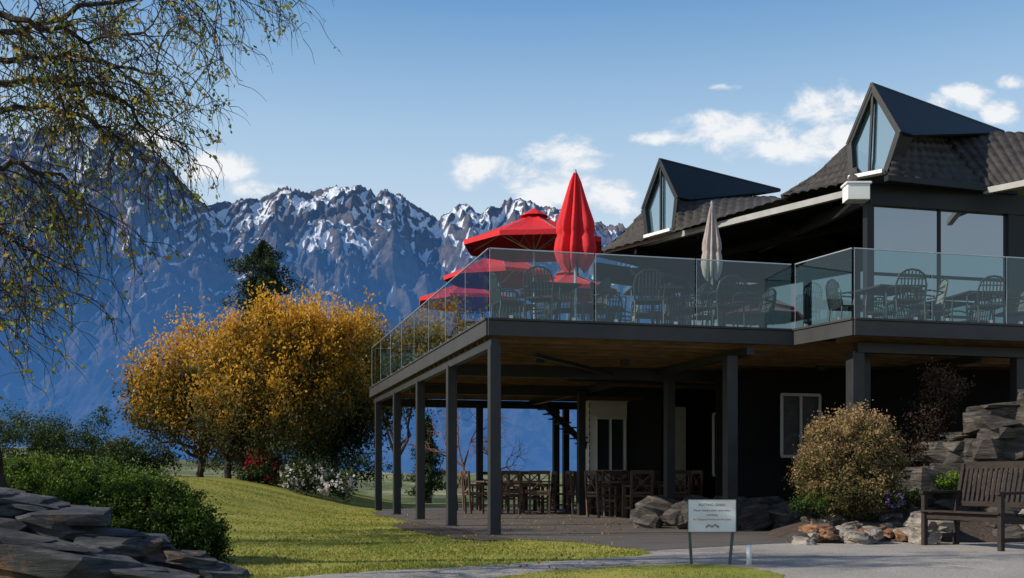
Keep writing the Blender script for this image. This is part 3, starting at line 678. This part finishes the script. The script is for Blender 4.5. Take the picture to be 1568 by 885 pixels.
def rock(name,c,s,mt,seed=0,sub=5,strata=9.,tilt=(.15,.2,0),parent=None,amp=.25):
    bm=bmesh.new(); bmesh.ops.create_icosphere(bm,subdivisions=sub,radius=1)
    off=Vector((seed*7.3,seed*3.1,seed*1.7))
    for v in bm.verts:
        p=v.co.copy()
        q=Vector([math.copysign(abs(x)**.6,x) for x in p])
        n1=mnoise.fractal(p*1.1+off,1.,2.,4); lay=mnoise.noise(Vector((math.floor(p.z*strata+.6*mnoise.noise(p*1.5+off))*3.7,seed,p.x*.8)))
        n2=mnoise.fractal(p*5+off,1.,2.,3)
        k=1+amp*1.2*n1+.16*lay+.05*n2
        v.co=Vector((q.x*k*s[0],q.y*k*s[1],q.z*(1+amp*n1)*s[2]))
    me=bpy.data.meshes.new(name); bm.to_mesh(me); bm.free(); me.materials.append(M[mt])
    o=bpy.data.objects.new(name,me); o.location=c; o.rotation_euler=tilt; link(o,parent); return o
def slabs(name,cols,mts,seed,parent,tilt,th=(.04,.12),sz=(.45,.75)):
    r_=np.random.default_rng(seed); bm=bmesh.new(); MT=Matrix.Rotation(tilt[0],3,'X')@Matrix.Rotation(tilt[1],3,'Y')
    for (px,d,rx,ry,h) in cols:
        c=B(px,HY,d); z=-.08
        while z<h:
            t=min(r_.uniform(*th),max(h-z,.05)); sc=1-.35*(max(z,0)/h)**2
            for _ in range(3):
                ox=r_.uniform(-.5,.5)*rx*sc; oy=r_.uniform(-.5,.5)*ry*sc; sx=rx*sc*r_.uniform(*sz); sy=ry*sc*r_.uniform(*sz); yaw=r_.normal(0,.35)
                RZ=Matrix.Rotation(yaw,3,'Z')@Matrix.Rotation(r_.normal(0,.05),3,'Y'); vs=[]; tt=t*r_.uniform(.7,1.5)
                for _k in range(22):
                    a=r_.uniform(0,2*math.pi); e=r_.uniform(.78,1.); cx_=math.copysign(abs(math.cos(a))**.7,math.cos(a)); sy_=math.copysign(abs(math.sin(a))**.7,math.sin(a))
                    zz=r_.choice([-.5,.5])*tt*r_.uniform(.55,1.)
                    vs.append(bm.verts.new(Vector((c.x,c.y,z+t/2))+MT@(RZ@Vector((ox+sx*e*cx_,oy+sy*e*sy_,zz)))))
                bmesh.ops.convex_hull(bm,input=vs)
                dead=[v for v in vs if v.is_valid and not v.link_faces]
                if dead: bmesh.ops.delete(bm,geom=dead,context='VERTS')
            z+=t*.85
    me=bpy.data.meshes.new(name); bm.to_mesh(me); bm.free()
    for q in mts: me.materials.append(M[q])
    o=bpy.data.objects.new(name,me); link(o,parent)
    b=o.modifiers.new('bevel','BEVEL'); b.width=.008; b.segments=1; b.limit_method='ANGLE'
    return o
slabs('schist_rock_outcrop',[(5,9.5,.72,.6,.70),(-100,9.3,.7,.6,.78),(75,9.4,.5,.5,.60),(165,9.4,.45,.45,.38),(215,9.5,.38,.4,.30),(275,9.35,.42,.4,.18),(50,8.75,.9,.35,.36),(180,8.8,.75,.35,.15),(325,9.4,.24,.28,.08)],['schist'],12,None,(.05,.15),(.10,.26),(.6,.95))
slabs('stone_outcrop',[(1530,16.3,.6,.5,1.9),(1610,16.1,.65,.6,2.1),(1455,16.9,.6,.5,1.5),(1400,16.8,.5,.5,.95),(1570,15.5,.8,.45,.95),(1485,15.8,.6,.4,.7),(1660,15.6,.7,.6,1.3)],['schist2'],9,None,(.05,-.10),(.12,.42),(.5,.85))
ro=grp('rock_garden')
for i in range(96):
    if i<58:
        px=rng.uniform(1225,1440); d=rng.uniform(14.0,15.4); q=Vector(((px-CX)/F*d,d,rng.uniform(.0,.10)+.12*(d-14.0))); sz=rng.uniform(.05,.14); mt=['pale','pale','rust','schist2','pale'][i%5]
    elif i<84:
        px=rng.uniform(990,1225); d=rng.uniform(17.8,19.8) ; q=Vector(((px-CX)/F*d,d,rng.uniform(.0,.28))); sz=rng.uniform(.16,.34); mt='schist2'
    else:
        px=rng.uniform(1390,1620); d=rng.uniform(14.6,15.2); q=Vector(((px-CX)/F*d,d,rng.uniform(.05,.3))); sz=rng.uniform(.12,.25); mt=['pale','schist2'][i%2]
    rock('stone',q,(sz*rng.uniform(1,1.6),sz,sz*rng.uniform(.5,.9)),mt,i+50,3,5,(rng.uniform(-.3,.3),rng.uniform(-.3,.3),rng.uniform(0,6)),ro,.3)
def mound(name,cx,cy,rx,ry,h,rot=0.):
    a=np.linspace(0,2*np.pi,64,endpoint=False); r=np.linspace(0.01,1,14); R_,A_=np.meshgrid(r,a,indexing='ij')
    x=R_*np.cos(A_)*rx;y=R_*np.sin(A_)*ry; X_=cx+x*math.cos(rot)-y*math.sin(rot); Y_=cy+x*math.sin(rot)+y*math.cos(rot)
    z=h*(1-R_**2)**.8+.06*pn(X_*2,Y_*2)*(1-R_)-.01
    I=np.arange(R_.size).reshape(R_.shape); I2=np.roll(I,-1,1); np_mesh(name,np.stack([X_,Y_,z],-1).reshape(-1,3),np.stack([I[:-1],I[1:],I2[1:],I2[:-1]],-1).reshape(-1,4),[M['soil']],smooth=True)
mound('garden_bed',6.3,16.2,2.7,1.8,.42,.1)
# ------------------------------------------------------------------ foliage
def blob_points(ells,n_clump,per,cr,shell=.55,flat=1.,core=.0):
    P=[];R=[]
    vol=np.array([e[3]*e[4]*e[5] for e in ells])**.67; cnt=np.maximum(1,(n_clump*vol/vol.sum()).astype(int))
    for e,c in zip(ells,cnt):
        cc=np.array(e[:3]); rad=np.array(e[3:6])
        d=rng.normal(size=(c,3)); d/=np.linalg.norm(d,axis=1)[:,None]; f=shell+(1-shell)*rng.random(c)**.6
        ctr=cc+d*rad*f[:,None]*(1+.12*rng.normal(size=(c,1)))
        for q in ctr:
            k=int(per*rng.uniform(.5,1.4)); s=cr*rng.uniform(.6,1.4)
            g=rng.normal(size=(k,3))*s*np.array([.5,.5,.5*flat]); P.append(q+g)
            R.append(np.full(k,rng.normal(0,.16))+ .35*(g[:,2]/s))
    return np.concatenate(P),np.concatenate(R)
def E(px,py,rx,ry,d,depthf=1.): k=d/F; p=B(px,py,d); return (p.x,p.y,p.z,rx*k,rx*k*depthf,ry*k)
def limb(mb,p,q,r0,r1,n=6,wob=.06):
    pts=[];k=6
    for i in range(k+1):
        f=i/k; pts.append(p.lerp(q,f)+Vector(rng.normal(0,wob,3))*math.sin(f*math.pi))
    mb.tube(pts,[r0+(r1-r0)*i/k for i in range(k+1)],n)
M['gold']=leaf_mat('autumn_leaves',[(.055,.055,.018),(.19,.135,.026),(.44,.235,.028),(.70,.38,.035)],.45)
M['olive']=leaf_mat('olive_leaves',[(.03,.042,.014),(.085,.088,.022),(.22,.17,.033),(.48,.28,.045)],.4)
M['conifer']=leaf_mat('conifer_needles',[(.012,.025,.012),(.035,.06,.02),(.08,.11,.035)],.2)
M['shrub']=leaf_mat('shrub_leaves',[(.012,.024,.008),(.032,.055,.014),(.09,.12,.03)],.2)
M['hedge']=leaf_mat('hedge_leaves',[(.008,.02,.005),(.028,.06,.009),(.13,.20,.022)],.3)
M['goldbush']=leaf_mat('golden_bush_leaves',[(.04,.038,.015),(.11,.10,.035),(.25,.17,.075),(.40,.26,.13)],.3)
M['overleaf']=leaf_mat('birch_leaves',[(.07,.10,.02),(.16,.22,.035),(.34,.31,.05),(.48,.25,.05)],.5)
def tree(name,ells,base,m,nc,per,cr,ls,droop,trunks,tr=.12,cv=None):
    g=grp(name)
    P,R=blob_points(ells,nc,per,cr,.35,1.9)
    top=max(e[2]+e[5] for e in ells); bot=min(e[2]-e[5] for e in ells)
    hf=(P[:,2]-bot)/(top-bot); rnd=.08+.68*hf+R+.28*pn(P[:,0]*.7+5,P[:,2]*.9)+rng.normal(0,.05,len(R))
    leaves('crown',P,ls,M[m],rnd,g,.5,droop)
    mb=MB()
    for bp_ in trunks:
        fork=bp_+Vector((rng.uniform(-.2,.2),0,rng.uniform(.6,.9))); limb(mb,bp_-Z*.2,fork,tr,tr*.75,8,.03)
        for e in ells:
            c=Vector(e[:3]); 
            for j in range(2): limb(mb,fork,c+Vector(rng.normal(0,1,3))*Vector((e[3],e[4],e[5])).length*.25,tr*.5,.012,5,.12)
    mb.obj('trunk',['bark'],g,smooth=True)
gp=lambda px,py,d:B(px,py,d)
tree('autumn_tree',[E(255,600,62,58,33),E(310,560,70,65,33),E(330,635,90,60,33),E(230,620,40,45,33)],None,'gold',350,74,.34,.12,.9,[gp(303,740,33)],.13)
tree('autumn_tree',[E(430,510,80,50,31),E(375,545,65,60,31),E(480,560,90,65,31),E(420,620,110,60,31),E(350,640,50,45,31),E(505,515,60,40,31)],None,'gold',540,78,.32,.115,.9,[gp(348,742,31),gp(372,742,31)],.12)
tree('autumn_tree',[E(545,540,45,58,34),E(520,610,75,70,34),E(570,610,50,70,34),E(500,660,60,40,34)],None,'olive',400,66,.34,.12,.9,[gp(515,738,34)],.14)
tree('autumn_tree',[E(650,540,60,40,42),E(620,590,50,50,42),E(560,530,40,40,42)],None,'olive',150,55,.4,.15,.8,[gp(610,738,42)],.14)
def conifer(name,px,top,bot,wpx,d,m='conifer',n=26000,pw=.7):
    g=grp(name); k=d/F; b=B(px,bot,d); H=(bot-top)*k; W=wpx*k/2
    f=rng.random(n)**.8; nl=13
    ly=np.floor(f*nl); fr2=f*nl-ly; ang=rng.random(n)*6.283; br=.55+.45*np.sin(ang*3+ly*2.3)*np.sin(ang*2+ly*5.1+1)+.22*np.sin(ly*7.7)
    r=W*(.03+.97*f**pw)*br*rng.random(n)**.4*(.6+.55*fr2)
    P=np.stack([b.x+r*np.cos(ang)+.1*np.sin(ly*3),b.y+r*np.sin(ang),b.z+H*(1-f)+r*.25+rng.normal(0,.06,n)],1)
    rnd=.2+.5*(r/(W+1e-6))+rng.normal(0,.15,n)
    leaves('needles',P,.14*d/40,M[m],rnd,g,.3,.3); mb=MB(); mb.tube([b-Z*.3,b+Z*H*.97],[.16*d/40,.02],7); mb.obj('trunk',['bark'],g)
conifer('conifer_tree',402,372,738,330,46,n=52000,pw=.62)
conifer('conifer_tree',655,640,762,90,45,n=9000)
def bush(name,ells,m,nc,per,cr,ls,base=.45,shell=.6,core=0.):
    g=grp(name); P,R=blob_points(ells,nc,per,cr,shell); top=max(e[2]+e[5] for e in ells); bot=min(e[2]-e[5] for e in ells)
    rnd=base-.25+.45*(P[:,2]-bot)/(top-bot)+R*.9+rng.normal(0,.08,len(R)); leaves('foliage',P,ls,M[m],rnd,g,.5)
    mb=MB()
    for e in ells:
        c=Vector(e[:3])
        for j in range(4): limb(mb,Vector((c.x,c.y,c.z-e[5]*1.0)),c+Vector(rng.normal(0,.45,3))*e[3],.03*e[3]+.006,.004,5,.02)
    mb.obj('stems',['bark'],g); return g
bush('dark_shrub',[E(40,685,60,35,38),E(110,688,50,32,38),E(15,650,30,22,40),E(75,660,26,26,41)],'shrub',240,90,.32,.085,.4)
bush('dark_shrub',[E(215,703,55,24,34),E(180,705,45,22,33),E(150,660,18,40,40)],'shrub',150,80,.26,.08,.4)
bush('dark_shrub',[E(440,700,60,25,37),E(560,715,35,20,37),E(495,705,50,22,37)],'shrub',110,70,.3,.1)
g=bush('red_flower_shrub',[E(405,718,30,24,31),E(380,735,18,12,31)],'shrub',60,70,.22,.09)
M['redfl']=leaf_mat('red_petals',[(.35,.02,.03),(.6,.05,.08)],.3); M['whitefl']=leaf_mat('white_petals',[(.55,.5,.5),(.85,.8,.8)],.3); M['purfl']=leaf_mat('purple_petals',[(.2,.08,.35),(.4,.25,.6)],.3)
def flowers(g,ells,n,s,m,k=7):
    P=[]
    for e in ells:
        d=rng.normal(size=(n,3)); d[:,1]=-abs(d[:,1]); d/=np.linalg.norm(d,axis=1)[:,None]; c=np.array(e[:3])+d*np.array(e[3:6])*rng.uniform(.95,1.15,(n,1))
        for q in c: P.append(q+rng.normal(size=(k,3))*s*.4)
    P=np.concatenate(P); leaves('flowers',P,s,M[m],rng.random(len(P)),g,.9)
flowers(g,[E(405,718,30,24,31),E(395,700,18,10,31)],40,.07,'redfl',5)
g=bush('white_flower_shrub',[E(470,728,35,20,30),E(515,740,28,16,29.5)],'shrub',80,70,.22,.09); flowers(g,[E(470,728,35,20,30),E(515,742,28,14,29.5)],45,.09,'whitefl',7)
g=bush('red_flower_shrub',[E(185,690,22,14,35)],'shrub',25,60,.25,.1); flowers(g,[E(185,688,20,12,35)],18,.08,'redfl',5)
bush('green_hedge',[E(60,770,90,64,11.5,.7),E(150,778,85,62,11.3,.7),E(225,798,82,64,11.0,.7),E(282,830,60,60,10.8,.7),E(10,762,50,50,11.8),E(190,840,90,60,10.9,.7)],'hedge',2600,62,.08,.032,.48,.88)
bush('golden_bush',[E(1300,700,72,66,15.4),E(1262,715,42,50,15.3),E(1340,715,45,55,15.4),E(1300,750,65,42,15.2),E(1320,665,45,34,15.4),E(1270,680,35,34,15.4)],'goldbush',850,85,.12,.04,.50)
bush('green_groundcover_plant',[E(1240,775,26,18,15.0),E(1390,765,30,12,15.2)],'hedge',60,60,.08,.035,.4)
bush('yellow_green_shrub',[E(1458,738,26,12,15.1)],'hedge',50,60,.07,.035,.75)
g=bush('purple_flower_plant',[E(1362,765,20,14,15.0)],'shrub',30,50,.06,.03); flowers(g,[E(1362,763,20,13,15.0)],30,.03,'purfl')
M['dryleaf']=leaf_mat('dry_foliage',[(.02,.014,.01),(.06,.038,.025),(.13,.075,.045)],.2)
bush('dry_brown_shrub',[E(1440,605,30,40,16.9),E(1420,650,24,40,17.0),E(1405,700,20,30,17.0)],'dryleaf',140,80,.13,.05,.4)
def bare(name,base,H,m,n=40,spread=.5,r=.07):
    g=grp(name); mb=MB()
    def rec(p,d,l,r,dep):
        q=p+d*l; mid=(p+q)/2+Vector(rng.normal(0,l*.05,3)); mb.tube([p,mid,q],[r,r*.85,r*.7],5 if dep<3 else 3,cap=False)
        if dep>=6: return
        for k in range(3 if dep<4 else 2):
            nd=(d+Vector(rng.normal(0,spread,3))+Z*.1).normalized(); rec(q,nd,l*rng.uniform(.62,.82),r*.6,dep+1)
    rec(base,Vector((0,0,1)),H*.28,r,0); mb.obj('branches',[m],g)
M['redbark']=mat('reddish_twigs',(.2,.08,.06),(.12,.05,.04),.8)
bare('bare_tree',B(710,765,40),4.2,'redbark'); bare('bare_tree',B(765,765,42),3.4,'redbark')
# ------------------------------------------------------------------ overhanging tree
g=grp('overhanging_birch_tree'); mb=MB(); LP=[]
tp=[B(-4,760,10.8),B(-14,700,10.7),B(-40,600,10.4),B(-90,420,10.2),B(-110,250,10.),B(-100,60,9.8),B(-60,-150,9.7)]
mb.tube(tp,[.13,.11,.10,.10,.09,.08,.06],9)
def twig(p,d,l,r,dep,grav):
    pts=[p]; k=5; dd=d.copy()
    for i in range(k):
        dd=(dd+Vector(rng.normal(0,.17,3))+Vector((0,0,-grav*(.5+i*.3)))).normalized(); pts.append(pts[-1]+dd*l/k)
    mb.tube(pts,[r*(1-.6*i/k) for i in range(k+1)],4 if r>.004 else 3,cap=False)
    if dep>0:
        for i in range(1,k+1):
            if rng.random()<(.95 if dep>1 else .8):
                nd=(dd+Vector(rng.normal(0,.55,3))).normalized(); twig(pts[i],nd,l*rng.uniform(.45,.7),max(r*.6,.0032),dep-1,grav*1.3)
    for i in range(2,k+1):
        if rng.random()<(.18 if dep==0 else .08): LP.append(pts[i])
limbs=[[(-90,60),(30,45),(120,15),(230,-10),(330,-20)],[(-90,-20),(60,-10),(200,-40),(350,-50)],[(-100,120),(0,95),(90,85),(170,95),(240,115)],[(-100,200),(-10,170),(70,165),(140,185),(190,215)],[(-105,280),(-30,250),(30,250),(90,270),(130,310)],[(-95,380),(-40,350),(0,350),(30,380)],[(-95,470),(-50,430),(-20,420),(10,440)],[(-80,20),(0,20),(60,40),(130,60),(220,50)],[(-80,150),(40,120),(130,130),(200,170),(235,230)]]
for lm in limbs:
    d0=rng.uniform(8.8,10.2); pts=[B(x,y,d0+.25*i*rng.uniform(-.5,1)) for i,(x,y) in enumerate(lm)]
    pp=[]
    for i in range(len(pts)-1):
        for f in (0,.25,.5,.75): pp.append(pts[i].lerp(pts[i+1],f)+Vector(rng.normal(0,.02,3)))
    pp.append(pts[-1]); n=len(pp)
    mb.tube(pp,[.03*(1-.85*i/n)+.004 for i in range(n)],6)
    for i in range(2,n):
        dirn=(pp[i]-pp[i-1]).normalized()
        for _ in range(1 if i%2 else 2):
            twig(pp[i],(dirn*.8+Vector(rng.normal(0,.5,3))+Vector((.1,0,-.1))).normalized(),rng.uniform(.4,.85),.0075,2,.11)
mb.obj('branches',['bark'],g)
LPn=np.array([tuple(p) for p in LP]); LPn=np.repeat(LPn,2,0)+rng.normal(0,.018,(len(LPn)*2,3))
leaves('leaves',LPn,.045,M['overleaf'],rng.random(len(LPn)),g,.6,.6)
def Ew(x,y,z,r,rz): return (x,y,z,r,r,rz)
tree('autumn_tree',[Ew(-13.5,12.0,7.6,1.3,.9),Ew(-12.5,14.5,7.4,1.2,.9)],None,'olive',70,50,.34,.13,.6,[Vector((-13.6,13.5,.2))],.16)
# ------------------------------------------------------------------ camera
cam=bpy.data.cameras.new('camera'); cam.lens=F/1568*36; cam.sensor_width=36; cam.shift_y=(HY-442.5)/1568; cam.clip_start=.1; cam.clip_end=30000
co=bpy.data.objects.new('camera',cam); co.location=(0,0,EYE); co.rotation_euler=(math.pi/2,0,0); COL.objects.link(co); scene.camera=co
scene.view_settings.view_transform='Standard'; scene.view_settings.look='None'; scene.view_settings.exposure=0
